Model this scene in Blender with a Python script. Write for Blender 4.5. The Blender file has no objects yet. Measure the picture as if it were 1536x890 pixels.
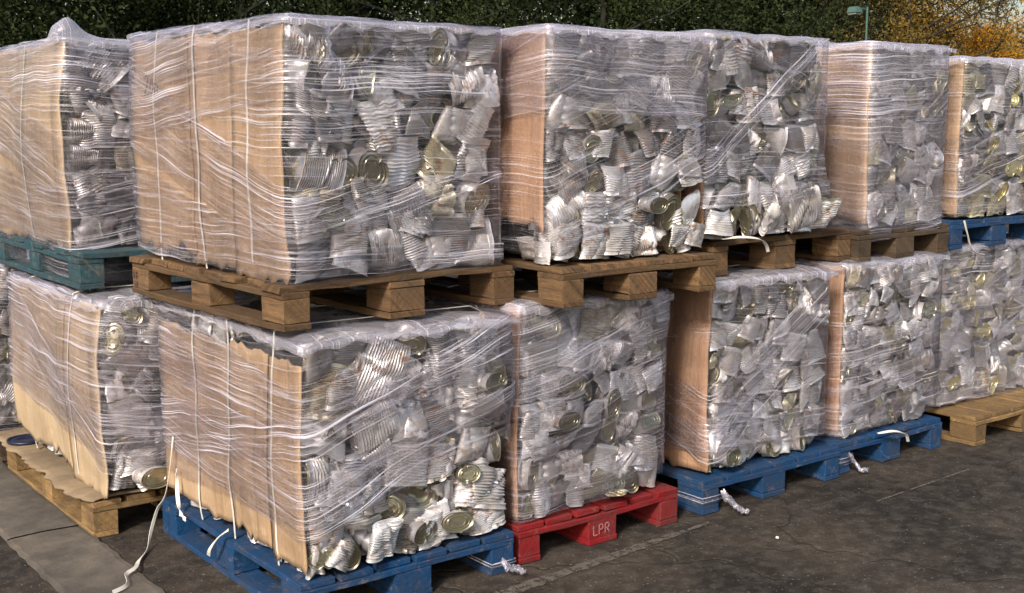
import bpy, bmesh, math, random
import numpy as np
from math import radians as R, sin, cos, pi
from mathutils import Vector, Matrix

sc = bpy.context.scene
col = sc.collection
RS = np.random.RandomState(11)
rnd = random.Random(5)

# ------------------------------------------------------------ camera
cd = bpy.data.cameras.new('camera'); cam = bpy.data.objects.new('camera', cd); col.objects.link(cam)
cd.sensor_width = 36; cd.lens = 36*1811/1536; cd.clip_start = .05; cd.clip_end = 3000
cam.location = (0, 0, 1.6); cam.rotation_euler = (R(90-8.2), 0, R(-37.4))
sc.camera = cam
# ------------------------------------------------------------ world, sun, exposure
SUN_EL, SUN_AZ = 36, -122          # azimuth measured from +Y towards +X (negative: from the left)
w = bpy.data.worlds.new('World'); sc.world = w; w.use_nodes = True
wn = w.node_tree; bg = wn.nodes['Background']
sky = wn.nodes.new('ShaderNodeTexSky'); sky.sky_type = 'NISHITA'; sky.sun_disc = False
sky.sun_elevation = R(SUN_EL); sky.sun_rotation = R(SUN_AZ); sky.air_density = 1.3; sky.dust_density = 4.0; sky.ozone_density = 1.2
wn.links.new(sky.outputs[0], bg.inputs[0]); bg.inputs[1].default_value = .125
sd = bpy.data.lights.new('sun', 'SUN'); sd.energy = 3.3; sd.angle = R(9); sd.color = (1, .94, .86)
so = bpy.data.objects.new('sun', sd); col.objects.link(so)
sv = Vector((sin(R(SUN_AZ))*cos(R(SUN_EL)), cos(R(SUN_AZ))*cos(R(SUN_EL)), sin(R(SUN_EL))))
so.rotation_euler = sv.to_track_quat('Z', 'Y').to_euler()
sc.view_settings.view_transform = 'Standard'; sc.view_settings.look = 'None'
sc.view_settings.gamma = 1; sc.view_settings.exposure = 0.8
sc.render.engine = 'CYCLES'
sc.cycles.transparent_max_bounces = 24; sc.cycles.max_bounces = 8

# ------------------------------------------------------------ material helpers
class N:
    def __init__(s, name):
        s.m = bpy.data.materials.new(name); s.m.use_nodes = True
        s.t = s.m.node_tree; s.p = s.t.nodes['Principled BSDF']; s.out = s.t.nodes['Material Output']
    def new(s, k, **kw):
        n = s.t.nodes.new(k)
        for a, v in kw.items(): setattr(n, a, v)
        return n
    def set(s, sock, v):
        if isinstance(v, bpy.types.NodeSocket): s.t.links.new(v, sock)
        elif isinstance(v, tuple) and len(v) == 3 and sock.type == 'RGBA': sock.default_value = v+(1,)
        else: sock.default_value = v
    def coord(s, kind='Object', scale=(1, 1, 1), loc=(0, 0, 0), rot=(0, 0, 0)):
        c = s.new('ShaderNodeTexCoord'); m = s.new('ShaderNodeMapping')
        s.t.links.new(c.outputs[kind], m.inputs[0])
        m.inputs['Scale'].default_value = scale; m.inputs['Location'].default_value = loc; m.inputs['Rotation'].default_value = rot
        return m.outputs[0]
    def world(s, scale=(1, 1, 1), rot=(0, 0, 0)):
        c = s.new('ShaderNodeNewGeometry'); m = s.new('ShaderNodeMapping')
        s.t.links.new(c.outputs['Position'], m.inputs[0]); m.inputs['Scale'].default_value = scale; m.inputs['Rotation'].default_value = rot
        return m.outputs[0]
    def noise(s, vec, scale=1, detail=4, rough=.6, dist=0):
        n = s.new('ShaderNodeTexNoise'); s.t.links.new(vec, n.inputs['Vector'])
        n.inputs['Scale'].default_value = scale; n.inputs['Detail'].default_value = detail
        n.inputs['Roughness'].default_value = rough; n.inputs['Distortion'].default_value = dist
        return n.outputs['Fac']
    def ramp(s, fac, stops):
        n = s.new('ShaderNodeValToRGB'); s.t.links.new(fac, n.inputs[0]); e = n.color_ramp.elements
        while len(e) < len(stops): e.new(.5)
        for i, (p, c) in enumerate(stops):
            e[i].position = p; e[i].color = (c, c, c, 1) if not isinstance(c, tuple) else c+(1,)
        return n.outputs[0]
    def mix(s, f, a, b, mode='MIX'):
        n = s.new('ShaderNodeMix', data_type='RGBA', blend_type=mode)
        s.set(n.inputs['Factor'], f); s.set(n.inputs['A'], a); s.set(n.inputs['B'], b); return n.outputs['Result']
    def math(s, op, a, b=0.0, c=None, clamp=False):
        n = s.new('ShaderNodeMath', operation=op, use_clamp=clamp); s.set(n.inputs[0], a); s.set(n.inputs[1], b)
        if c is not None: s.set(n.inputs[2], c)
        return n.outputs[0]
    def bump(s, h, strength=.3, dist=.005):
        n = s.new('ShaderNodeBump'); s.t.links.new(h, n.inputs['Height']); n.inputs['Strength'].default_value = strength
        n.inputs['Distance'].default_value = dist; return n.outputs[0]
    def rand(s): return s.new('ShaderNodeObjectInfo').outputs['Random']
    def P(s, **kw):
        for k, v in kw.items(): s.set(s.p.inputs[k.replace('_', ' ')], v)
        return s.m

def hexc(h):  # sRGB hex -> linear
    v = [int(h[i:i+2], 16)/255 for i in (0, 2, 4)]
    return tuple(((c+.055)/1.055)**2.4 if c > .04 else c/12.92 for c in v)

def mat_tin(name, olive=.1, rust=.35):
    n = N(name); r = n.rand()
    c = n.new('ShaderNodeTexCoord'); off = n.new('ShaderNodeVectorMath', operation='ADD')
    n.t.links.new(c.outputs['Object'], off.inputs[0]); cmb = n.new('ShaderNodeCombineXYZ')
    n.t.links.new(n.math('MULTIPLY', r, 37.), cmb.inputs[0]); n.t.links.new(n.math('MULTIPLY', r, 91.), cmb.inputs[1]); n.t.links.new(cmb.outputs[0], off.inputs[1])
    vec = off.outputs[0]
    silver = n.mix(n.noise(vec, 14, 5, .65), (.56, .55, .57), (.86, .85, .87))
    # some cans are tarnished or lacquered olive-gold
    r2 = n.math('FRACT', n.math('MULTIPLY', r, 7.31))
    base = n.mix(n.ramp(r2, [(0, 0.), (1-olive-.01, 0.), (1-olive+.01, .75)]), silver, (.42, .38, .22))
    r3 = n.math('FRACT', n.math('MULTIPLY', r, 13.7))
    base = n.mix(n.ramp(r3, [(0, .0), (.62, .0), (.70, .8)]), base, (.24, .24, .27))
    # rust and glue stains
    stain = n.ramp(n.noise(vec, 32, 6, .75, .6), [(.50, 0.), (.60, .95)])
    patch = n.ramp(n.noise(vec, 7, 2), [(.38, 0.), (.52, 1.)])
    r4 = n.math('FRACT', n.math('MULTIPLY', r, 23.9))
    amt = n.ramp(r4, [(0, 0.), (max(.02, 1-rust-.25), .25), (1-rust*.5, 1.)])
    sf = n.math('MULTIPLY', n.math('MULTIPLY', stain, patch), amt)
    base = n.mix(sf, base, (.20, .075, .022))
    # general grime
    base = n.mix(n.ramp(n.noise(vec, 9, 3), [(.38, 0.), (.66, .55)]), base, (.34, .29, .23))
    # interiors: tan lacquer or grey
    geo = n.new('ShaderNodeNewGeometry')
    inner = n.mix(n.ramp(r3, [(.2, 0.), (.25, 1.)]), (.40, .34, .20), (.36, .37, .40))
    base = n.mix(geo.outputs['Backfacing'], base, inner)
    met = n.math('SUBTRACT', .58, n.math('MULTIPLY', sf, .55))
    rough = n.math('ADD', .30, n.math('MULTIPLY', n.noise(vec, 22, 3), .26))
    b = n.bump(n.noise(vec, 60, 4, .7), .35, .003)
    return n.P(Base_Color=base, Metallic=met, Roughness=rough, Normal=b)

def mat_card(name, col1, col2, seed=0):
    n = N(name)
    v = n.coord('Object', (1, 1, 1), (seed, seed*2, 0))
    vs = n.coord('Object', (6, 6, .8), (seed, 0, seed))
    base = n.mix(n.ramp(n.noise(vs, 1.4, 4), [(.3, 0.), (.7, 1.)]), col1, col2)
    base = n.mix(n.ramp(n.noise(v, 3.2, 6, .7), [(.48, 0.), (.68, .55)]), base, tuple(c*.55 for c in col1))
    base = n.mix(n.ramp(n.noise(v, 24, 3, .6), [(.68, 0.), (.74, .75)]), base, (.10, .06, .035))
    lines = n.noise(n.coord('Object', (1, 14, .35), (seed, seed, 0)), 1, 3, .7)
    base = n.mix(n.ramp(lines, [(.60, 0.), (.63, .35)]), base, tuple(c*.42 for c in col1))
    base = n.mix(n.ramp(n.noise(n.coord('Object', (1, 34, 1.1), (0, seed, 3)), 1, 2), [(.70, 0.), (.74, .8)]), base, (.07, .045, .03))
    base = n.mix(n.ramp(n.noise(n.coord('Object', (1, 5, 9), (seed, 0, 3)), 1, 5, .75), [(.57, 0.), (.70, .35)]), base, tuple(min(1, c*1.35) for c in col2))
    fl = n.coord('Object', (1, 150, 1.0))
    flute = n.noise(fl, 1, 1)
    h = n.math('ADD', n.math('MULTIPLY', flute, .35), n.math('ADD', n.math('MULTIPLY', lines, -1.2), n.noise(v, 7, 6, .65)))
    return n.P(Base_Color=base, Roughness=.82, Normal=n.bump(h, .7, .012))

def mat_wood(name, c1, c2, paint=None, wear=.35):
    n = N(name)
    v = n.coord('UV', (1.5, 26, 1)); r = n.rand()
    cmb = n.new('ShaderNodeCombineXYZ'); n.t.links.new(n.math('MULTIPLY', r, 60.), cmb.inputs[0]); n.t.links.new(n.math('MULTIPLY', r, 33.), cmb.inputs[1])
    ad = n.new('ShaderNodeVectorMath', operation='ADD'); n.t.links.new(v, ad.inputs[0]); n.t.links.new(cmb.outputs[0], ad.inputs[1])
    g = n.noise(ad.outputs[0], 1.6, 8, .78, .8)
    base = n.mix(n.ramp(g, [(.36, 0.), (.62, 1.)]), c1, c2)
    base = n.mix(n.ramp(n.noise(ad.outputs[0], .45, 3, .6, 2.), [(.60, 0.), (.68, .6)]), base, tuple(a*.35 for a in c1))
    base = n.mix(n.ramp(r, [(0., 0.), (1., .7)]), base, tuple(.5*a for a in c1[:1]+c1[1:]))
    wv = n.world()
    dirt = n.ramp(n.noise(wv, 7, 8, .75), [(.42, 0.), (.62, .9)])
    if paint:
        pm = n.mix(n.noise(wv, 11, 5), paint, tuple(a*.6 for a in paint))
        chip = n.ramp(n.math('ADD', n.math('MULTIPLY', n.noise(wv, 16, 8, .75), .65), n.math('MULTIPLY', g, .35)), [(.62-wear*.2, 0.), (.70-wear*.2, 1.)])
        base = n.mix(n.math('MULTIPLY', chip, .75), pm, tuple(a*.5+b*.5 for a, b in zip(c1, paint)))
        base = n.mix(n.math('MULTIPLY', dirt, .5), base, (.045, .04, .035))
    else:
        base = n.mix(n.math('MULTIPLY', dirt, .8), base, (.075, .05, .03))
    return n.P(Base_Color=base, Roughness=.9, Specular_IOR_Level=.2, Normal=n.bump(n.math('ADD', g, n.noise(wv, 60, 3)), .8, .005))

def mat_film(name, base=.10, dens=.6, fine=.5):
    n = N(name)
    n.t.nodes.remove(n.p)
    c1 = n.coord('UV', (.9, 125, 1)); c2 = n.coord('UV', (1.6, 270, 1), (5, 3, 0)); cw = n.coord('UV', (1.6, 5, 1), (9, 1, 0))
    c3 = n.coord('UV', (.8, 48, 1), (2, 8, 0), (0, 0, .06))
    s1 = n.ramp(n.noise(c1, 1, 2, .5, .0), [(.60, 0.), (.66, 1.)])
    s2 = n.ramp(n.noise(c2, 1, 2, .5, .0), [(.58, 0.), (.66, 1.)])
    s3 = n.ramp(n.noise(c3, 1, 2, .5, .0), [(.66, 0.), (.70, .8)])
    cl = n.ramp(n.noise(cw, 1, 3, .55), [(.36, 0.05), (.62, 1.)])
    st = n.math('ADD', n.math('MULTIPLY', s1, .75), n.math('ADD', n.math('MULTIPLY', s2, fine), n.math('MULTIPLY', s3, .45)))
    st = n.math('MULTIPLY', st, n.math('MULTIPLY', cl, dens))
    cr = n.noise(n.coord('UV', (9, 9, 1)), 1, 5, .65, 1.2)
    crs = n.ramp(n.math('ABSOLUTE', n.math('SUBTRACT', cr, .5)), [(0, .16), (.014, 0.)])   # crinkle lines
    fac = n.math('ADD', n.math('ADD', st, n.math('MULTIPLY', crs, cl)), base, clamp=True)
    fac = n.math('MINIMUM', fac, .90)
    hgt = n.math('ADD', n.math('MULTIPLY', n.noise(c1, 1, 2), 1.), n.math('ADD', n.math('MULTIPLY', n.noise(c3, 1, 2), .5), n.math('MULTIPLY', cr, .5)))
    nb = n.bump(hgt, .4, .003)
    tr = n.new('ShaderNodeBsdfTransparent'); tr.inputs[0].default_value = (.985, .98, .99, 1)
    gl = n.new('ShaderNodeBsdfGlossy'); gl.inputs['Roughness'].default_value = .24; gl.inputs[0].default_value = (.96, .95, 1, 1)
    n.t.links.new(nb, gl.inputs['Normal'])
    df = n.new('ShaderNodeBsdfDiffuse'); df.inputs[0].default_value = (.90, .86, .97, 1); n.t.links.new(nb, df.inputs['Normal'])  # violet tint puts the lilac sky reflection into the film colour
    tl = n.new('ShaderNodeBsdfTranslucent'); tl.inputs[0].default_value = (.78, .75, .82, 1)
    fr = n.new('ShaderNodeFresnel'); fr.inputs[0].default_value = 1.5; n.t.links.new(nb, fr.inputs['Normal'])
    m1 = n.new('ShaderNodeMixShader'); n.t.links.new(n.math('MULTIPLY', fr.outputs[0], .42, clamp=True), m1.inputs[0]); n.t.links.new(tr.outputs[0], m1.inputs[1]); n.t.links.new(gl.outputs[0], m1.inputs[2])
    m2 = n.new('ShaderNodeMixShader'); m2.inputs[0].default_value = .4; n.t.links.new(df.outputs[0], m2.inputs[1]); n.t.links.new(tl.outputs[0], m2.inputs[2])
    m3 = n.new('ShaderNodeMixShader'); m3.inputs[0].default_value = .22; n.t.links.new(m2.outputs[0], m3.inputs[1]); n.t.links.new(gl.outputs[0], m3.inputs[2])
    m4 = n.new('ShaderNodeMixShader'); n.t.links.new(fac, m4.inputs[0]); n.t.links.new(m1.outputs[0], m4.inputs[1]); n.t.links.new(m3.outputs[0], m4.inputs[2])
    n.t.links.new(m4.outputs[0], n.out.inputs[0])
    return n.m

def mat_plain(name, c, rough=.6, var=.3, metallic=0, scale=8):
    n = N(name)
    b = n.mix(n.noise(n.world(), scale, 4), tuple(x*(1-var) for x in c), c)
    return n.P(Base_Color=b, Roughness=rough, Metallic=metallic)

M = {}
M['tin'] = mat_tin('tin_plate', .06, .65); M['tin_rusty'] = mat_tin('tin_plate_rusty', .06, .9); M['tin_olive'] = mat_tin('tin_plate_olive', .30, .15); M['tin_clean'] = mat_tin('tin_plate_clean', .10, .30)
n = N('tin_gold'); M['gold'] = n.P(Base_Color=n.mix(n.noise(n.coord(), 20, 4), (.45, .38, .16), (.62, .55, .22)), Metallic=.75, Roughness=.33)
n = N('tin_lid'); M['lid'] = n.P(Base_Color=n.mix(n.noise(n.coord(), 20, 4), (.22, .20, .13), (.40, .37, .28)), Metallic=.85, Roughness=.3, Normal=n.bump(n.noise(n.coord(), 50, 3), .3, .002))
M['core'] = mat_plain('gap_shade_core', (.03, .028, .026), .8)  # near-black colour stands for shade in the gaps, not for dark metal
M['cardA'] = mat_card('cardboard', (.26, .165, .092), (.39, .27, .165), 1)
M['cardB'] = mat_card('cardboard_pale', (.28, .195, .115), (.40, .30, .19), 4)
M['card_dirty'] = mat_card('cardboard_dirty', (.13, .09, .052), (.22, .16, .095), 9)
M['cardC'] = mat_card('cardboard_brown', (.27, .15, .085), (.35, .21, .125), 7)
M['wood'] = mat_wood('pallet_wood', (.060, .034, .018), (.21, .120, .055))
M['wood_new'] = mat_wood('pallet_wood_pale', (.15, .09, .035), (.32, .20, .085))
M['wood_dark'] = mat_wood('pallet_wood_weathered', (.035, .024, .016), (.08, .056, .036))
M['blue'] = mat_wood('blue_paint', (.25, .18, .12), (.36, .26, .16), (.004, .042, .122), .4)
M['teal'] = mat_wood('teal_paint', (.22, .18, .12), (.3, .24, .16), (.022, .062, .078), .5)
M['red'] = mat_wood('red_paint', (.25, .15, .1), (.3, .2, .12), (.20, .008, .011), .3)
M['film'] = mat_film('stretch_film_thin', .0, .45, .6)
M['film_mid'] = mat_film('stretch_film', .02, .60, .7)
M['film_heavy'] = mat_film('stretch_film_dense', .02, 1.1, .8)
M['film_cap'] = mat_film('stretch_film_top', .22, .75, .6)  # layered top film, whitened further to paint in the bright highlight up there
M['film_haze'] = mat_film('stretch_film_hazy', .09, .75, .8)
M['strap'] = mat_plain('strap_white', (.62, .59, .54), .5, .25)
M['nail'] = mat_plain('rusty_nail', (.05, .03, .02), .7)
M['ink'] = mat_plain('marker_ink', (.09, .05, .04), .6)
n = N('pale_stencil_paint'); M['pale_paint'] = n.P(Base_Color=(.42, .17, .17), Roughness=.8, Alpha=n.ramp(n.noise(n.world(), 120, 5, .7), [(.42, .30), (.60, .60)]))

# ------------------------------------------------------------ object helpers
def tag(o, label=None, cat=None, group=None, kind=None):
    for k, v in (('label', label), ('category', cat), ('group', group), ('kind', kind)):
        if v: o[k] = v
    return o
def link(o, parent=None):
    col.objects.link(o)
    if parent: o.parent = parent
    return o
def empty(name, loc, rz=0):
    o = bpy.data.objects.new(name, None); o.location = loc; o.rotation_euler = (0, 0, rz); o.empty_display_size = .1
    return link(o)
def np_mesh(name, V, F, mats, uv=None, smooth=True, mi=None):
    me = bpy.data.meshes.new(name)
    V = np.asarray(V, np.float32); F = np.asarray(F, np.int32)
    k = F.shape[1]
    me.vertices.add(len(V)); me.vertices.foreach_set('co', V.ravel())
    me.loops.add(F.size); me.loops.foreach_set('vertex_index', F.ravel())
    me.polygons.add(len(F)); me.polygons.foreach_set('loop_start', np.arange(0, F.size, k, dtype=np.int32))
    me.polygons.foreach_set('use_smooth', np.full(len(F), smooth))
    if uv is not None:
        l = me.uv_layers.new(name='UVMap'); l.data.foreach_set('uv', np.asarray(uv, np.float32)[F.ravel()].ravel())
    for m in (mats if isinstance(mats, (list, tuple)) else [mats]): me.materials.append(m)
    if mi is not None: me.polygons.foreach_set('material_index', np.asarray(mi, np.int32))
    me.update(calc_edges=True); me.validate()
    return me
def obj(name, me, parent=None): return link(bpy.data.objects.new(name, me), parent)
def grid_faces(nu, nv):   # vertices index i*nv+j
    i, j = np.meshgrid(np.arange(nu-1), np.arange(nv-1), indexing='ij'); a = (i*nv+j).ravel()
    return np.stack([a, a+nv, a+nv+1, a+1], 1)
def bm_obj(name, bm, mat, parent=None, smooth=False):
    me = bpy.data.meshes.new(name); bmesh.ops.recalc_face_normals(bm, faces=bm.faces); bm.to_mesh(me); bm.free()
    for m in (mat if isinstance(mat, (list, tuple)) else [mat]): me.materials.append(m)
    for p in me.polygons: p.use_smooth = smooth
    return obj(name, me, parent)
def ribbon(path, wid, side, thick=.0016):
    """flat strap along path; side: list of across vectors"""
    P = np.asarray(path, float); S = np.asarray(side, float)
    if S.ndim == 1: S = np.tile(S, (len(P), 1))
    S = S/np.linalg.norm(S, axis=1)[:, None]; T = np.gradient(P, axis=0); T /= np.linalg.norm(T, axis=1)[:, None]+1e-9
    Nn = np.cross(T, S); Nn /= np.linalg.norm(Nn, axis=1)[:, None]+1e-9
    V = []
    for p, s, q in zip(P, S, Nn):
        V += [p-s*wid/2-q*thick/2, p+s*wid/2-q*thick/2, p+s*wid/2+q*thick/2, p-s*wid/2+q*thick/2]
    F = []
    for i in range(len(P)-1):
        a = 4*i
        for k in range(4): F.append((a+k, a+(k+1) % 4, a+4+(k+1) % 4, a+4+k))
    F.append((0, 1, 2, 3)); e = 4*(len(P)-1); F.append((e+3, e+2, e+1, e))
    return np.array(V), np.array(F)

# ------------------------------------------------------------ ground
def build_ground():
    n = N('asphalt'); wv = n.world()
    big = n.noise(wv, 1.3, 6, .65, .4); fine = n.noise(wv, 120, 4, .7)
    base = n.mix(n.ramp(big, [(.40, 0.), (.60, 1.)]), (.010, .0072, .0055), (.048, .035, .026))
    base = n.mix(n.ramp(n.noise(n.world((1.0, 3.2, 1)), 2.2, 5, .7, .6), [(.50, 0.), (.66, .7)]), base, (.018, .015, .013))
    base = n.mix(n.ramp(n.noise(wv, 14, 6, .7), [(.45, 0.), (.8, .5)]), base, (.15, .13, .105))
    base = n.mix(n.ramp(fine, [(.35, .55), (.62, 0.)]), base, (.012, .011, .010))
    base = n.mix(n.ramp(n.noise(wv, 75, 2, .5), [(.66, 0.), (.72, .6)]), base, (.22, .2, .17))
    vo = n.new('ShaderNodeTexVoronoi', feature='DISTANCE_TO_EDGE'); vo.inputs['Scale'].default_value = .9
    dv = n.new('ShaderNodeVectorMath', operation='ADD'); n.t.links.new(wv, dv.inputs[0])
    nt = n.new('ShaderNodeTexNoise'); nt.inputs['Scale'].default_value = 5; n.t.links.new(wv, nt.inputs[0])
    sc_ = n.new('ShaderNodeVectorMath', operation='SCALE'); n.t.links.new(nt.outputs['Color'], sc_.inputs[0]); sc_.inputs['Scale'].default_value = .22
    n.t.links.new(sc_.outputs[0], dv.inputs[1]); n.t.links.new(dv.outputs[0], vo.inputs['Vector'])
    crack = n.ramp(vo.outputs['Distance'], [(0, 1.), (.008, 0.)])
    base = n.mix(n.math('MULTIPLY', crack, n.ramp(n.noise(wv, .5, 2), [(.56, 0.), (.66, .4)])), base, (.008, .007, .006))
    h = n.math('SUBTRACT', n.math('ADD', n.math('MULTIPLY', fine, .5), n.math('MULTIPLY', n.noise(wv, 22, 5), 1.)), crack)
    m = n.P(Base_Color=base, Roughness=.92, Specular_IOR_Level=.2, Normal=n.bump(h, .9, .007))
    V = [(-400, -400, 0), (400, -400, 0), (400, 400, 0), (-400, 400, 0)]
    o = obj('ground', np_mesh('ground', V, [(0, 1, 2, 3)], m)); tag(o, 'dark worn asphalt yard with damp stains', None, None, 'structure')
    # concrete channel strip on the left
    n = N('worn_concrete'); wv = n.world()
    base = n.mix(n.ramp(n.noise(wv, 5, 6, .7), [(.3, 0.), (.7, 1.)]), (.055, .044, .034), (.115, .095, .073))
    base = n.mix(n.ramp(n.noise(wv, 60, 5, .7), [(.5, 0.), (.7, .5)]), base, (.06, .05, .04))
    base = n.mix(n.ramp(n.noise(wv, 3.1, 7, .75), [(.45, 0.), (.6, .8)]), base, (.035, .029, .023))
    M['concrete'] = n.P(Base_Color=base, Roughness=.85, Normal=n.bump(n.math('ADD', n.noise(wv, 60, 5, .7), n.noise(wv, 12, 3)), .6, .005))
    rs = np.random.RandomState(3); V = []; F = []
    ycuts = [-1, .6, 2.2, 3.55, 4.72, 6.4, 8.0, 9.8, 12]
    for y0, y1 in zip(ycuts[:-1], ycuts[1:]):
        ys = np.linspace(y0+.006, y1-.006, 22); b = len(V)
        for k, y in enumerate(ys):
            jl, jr = rs.uniform(-.006, .006, 2); sk = .10*sin((y0*7) % 3)*0
            yy = y+(.03*sin(8*y) if k in (0, 21) else 0)
            V += [(1.165+jl, yy, -.02), (1.165+jl, yy, .010), (1.18+jl, yy, .014), (1.31, yy+.02*(k in (0, 21)), .011), (1.43+jr, yy, .014), (1.452+jr, yy, .010), (1.452+jr, yy, -.02)]
        for i in range(21):
            for j in range(6):
                a = b+i*7+j; F.append((a, a+1, a+8, a+7))
    o = obj('concrete_strip', np_mesh('concrete_strip', V, F, M['concrete'], smooth=False)); tag(o, 'pale worn concrete strip with cracks crossing the yard on the left', None, None, 'structure')
    # broken pale strips in front of the pallets
    for nm, (x0, y0, x1, y1, wd) in {'a': (1.75, 3.10, 3.45, 3.24, .055), 'b': (4.25, 3.00, 5.0, 3.035, .011)}.items():
        V = []; F = []; x = x0; seg = .0
        while x < x1:
            L = rs.uniform(.10, .22); t0 = (x-x0)/(x1-x0); fade = 1 if nm == 'b' else (1-.75*max(0, t0-.6)/.4)
            npt = 9; b = len(V)
            for k in range(npt):
                xx = x+(L-.008)*k/(npt-1); yc = y0+(y1-y0)*(xx-x0)/(x1-x0); wv_ = wd*fade*(1+rs.uniform(-.25, .25))
                V += [(xx, yc-wv_/2, .004), (xx, yc+wv_/2, .004)]
            for k in range(npt-1): F.append((b+2*k, b+2*k+2, b+2*k+3, b+2*k+1))
            x += L
        n = N('pale_mortar'); wv = n.world()
        hole = n.ramp(n.noise(wv, 22, 7, .8), [(.40, 0.), (.50, .9)])
        m = n.P(Base_Color=n.mix(n.noise(wv, 30, 4), (.045, .037, .03), (.11, .092, .075)), Roughness=.9, Alpha=hole)
        o = obj('ground_line', np_mesh('ground_line', V, F, m, smooth=False)); tag(o, 'pale broken mortar line worn into the asphalt' if nm == 'a' else 'thin pale line on the asphalt at right', None, None, 'structure')
build_ground()

# ------------------------------------------------------------ pallets
def board(sx, sy, sz, cx, cy, cz, rs, axis='y', chip=.004):
    bm = bmesh.new(); bmesh.ops.create_cube(bm, size=1)
    for v in bm.verts: v.co = (v.co.x*sx, v.co.y*sy, v.co.z*sz)
    long = {'x': sx, 'y': sy}[axis]; ncut = int(long/.08)
    if ncut > 0:
        es = [e for e in bm.edges if abs((e.verts[0].co-e.verts[1].co)[0 if axis == 'x' else 1]) > long*.9]
        bmesh.ops.subdivide_edges(bm, edges=es, cuts=ncut, use_grid_fill=True)
    be = [e for e in bm.edges if len(e.link_faces) == 2 and e.calc_face_angle(0) > 1]
    bmesh.ops.bevel(bm, geom=be, offset=.0028, segments=1, affect='EDGES', clamp_overlap=True)
    uvl = bm.loops.layers.uv.new('UVMap'); bow = rs.uniform(-.003, .003); ph = rs.uniform(0, 9, 3)
    for v in bm.verts:
        t = v.co.y if axis == 'y' else v.co.x
        j = Vector((rs.uniform(-1, 1), rs.uniform(-1, 1), rs.uniform(-1, 1)))*chip*.35
        v.co += j; v.co.z += bow*(1-(2*t/long)**2)+.0015*sin(t*9+ph[0])
        if rs.rand() < .05: v.co *= 1-.0  # keep
    for f in bm.faces:
        for l in f.loops:
            c = l.vert.co
            l[uvl].uv = (c.y, c.x+c.z) if axis == 'y' else (c.x, c.y+c.z)
    rz = rs.uniform(-.004, .004)
    bmesh.ops.rotate(bm, verts=bm.verts, cent=(0, 0, 0), matrix=Matrix.Rotation(rz, 3, 'Z'))
    bmesh.ops.translate(bm, verts=bm.verts, vec=(cx, cy, cz))
    nl = [(px, py) for px in ((-sx*.32, sx*.32) if axis == 'y' else (-sx/2+.05, 0, sx/2-.05)) for py in ((-sy/2+.05, 0, sy/2-.05) if axis == 'y' else (-sy*.3, sy*.3))] if sz < .03 and max(sx, sy) > .5 else []
    for px, py in nl:
        g = bmesh.ops.create_circle(bm, cap_ends=True, segments=8, radius=.0042, matrix=Matrix.Translation((cx+px+rs.uniform(-.01, .01), cy+py, cz+sz/2+.0035)))
        for v in g['verts']:
            for f in v.link_faces: f.material_index = 1
    return bm

def pallet(loc, w, d, mat, label, rz=0, cross=False, seed=0, blockmat=None, ndeck=None):
    rs = np.random.RandomState(seed+100); p = empty('pallet', loc, rz)
    tag(p, label, 'pallet', 'pallets carrying the can bales')
    bmt = blockmat or mat; t = .022; bw = .10; bl = .145; hb = .078
    xs = [bw/2, w/2, w-bw/2]; ys = [bl/2, d/2, d-bl/2]
    for x, ww in zip(xs, (bw, bl, bw)): bm_obj('bottom_board', board(ww, d, t, x, d/2, t/2, rs), [mat, M['nail']], p)
    for x, ww in zip(xs, (bw, bl, bw)):
        for y in ys: bm_obj('block', board(ww-.003, bl-.003, hb, x, y, t+hb/2, rs, chip=.006), bmt, p)
    z2 = t+hb+t/2; z3 = z2+t
    if not cross:
        for y in ys: bm_obj('stringer_board', board(w, bl, t, w/2, y, z2, rs, 'x'), [mat, M['nail']], p)
        nd = ndeck or 6; ws = (w-.02*(nd-1))/nd
        for i in range(nd):
            bm_obj('deck_board', board(ws*rs.uniform(.93, 1.05), d+rs.uniform(-.02, .004), t, ws/2+i*(ws+.02), d/2, z3, rs), [mat, M['nail']], p)
    else:
        for x, ww in zip(xs, (bw, bl, bw)): bm_obj('stringer_board', board(ww, d, t, x, d/2, z2, rs), [mat, M['nail']], p)
        nd = ndeck or 8; ws = (d-.025*(nd-1))/nd
        for i in range(nd):
            bm_obj('deck_board', board(w+rs.uniform(-.03, .01), ws*rs.uniform(.9, 1.08), t, w/2+rs.uniform(-.012, .012), ws/2+i*(ws+.025), z3, rs, 'x', .007), [mat, M['nail']], p)
    return p

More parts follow.
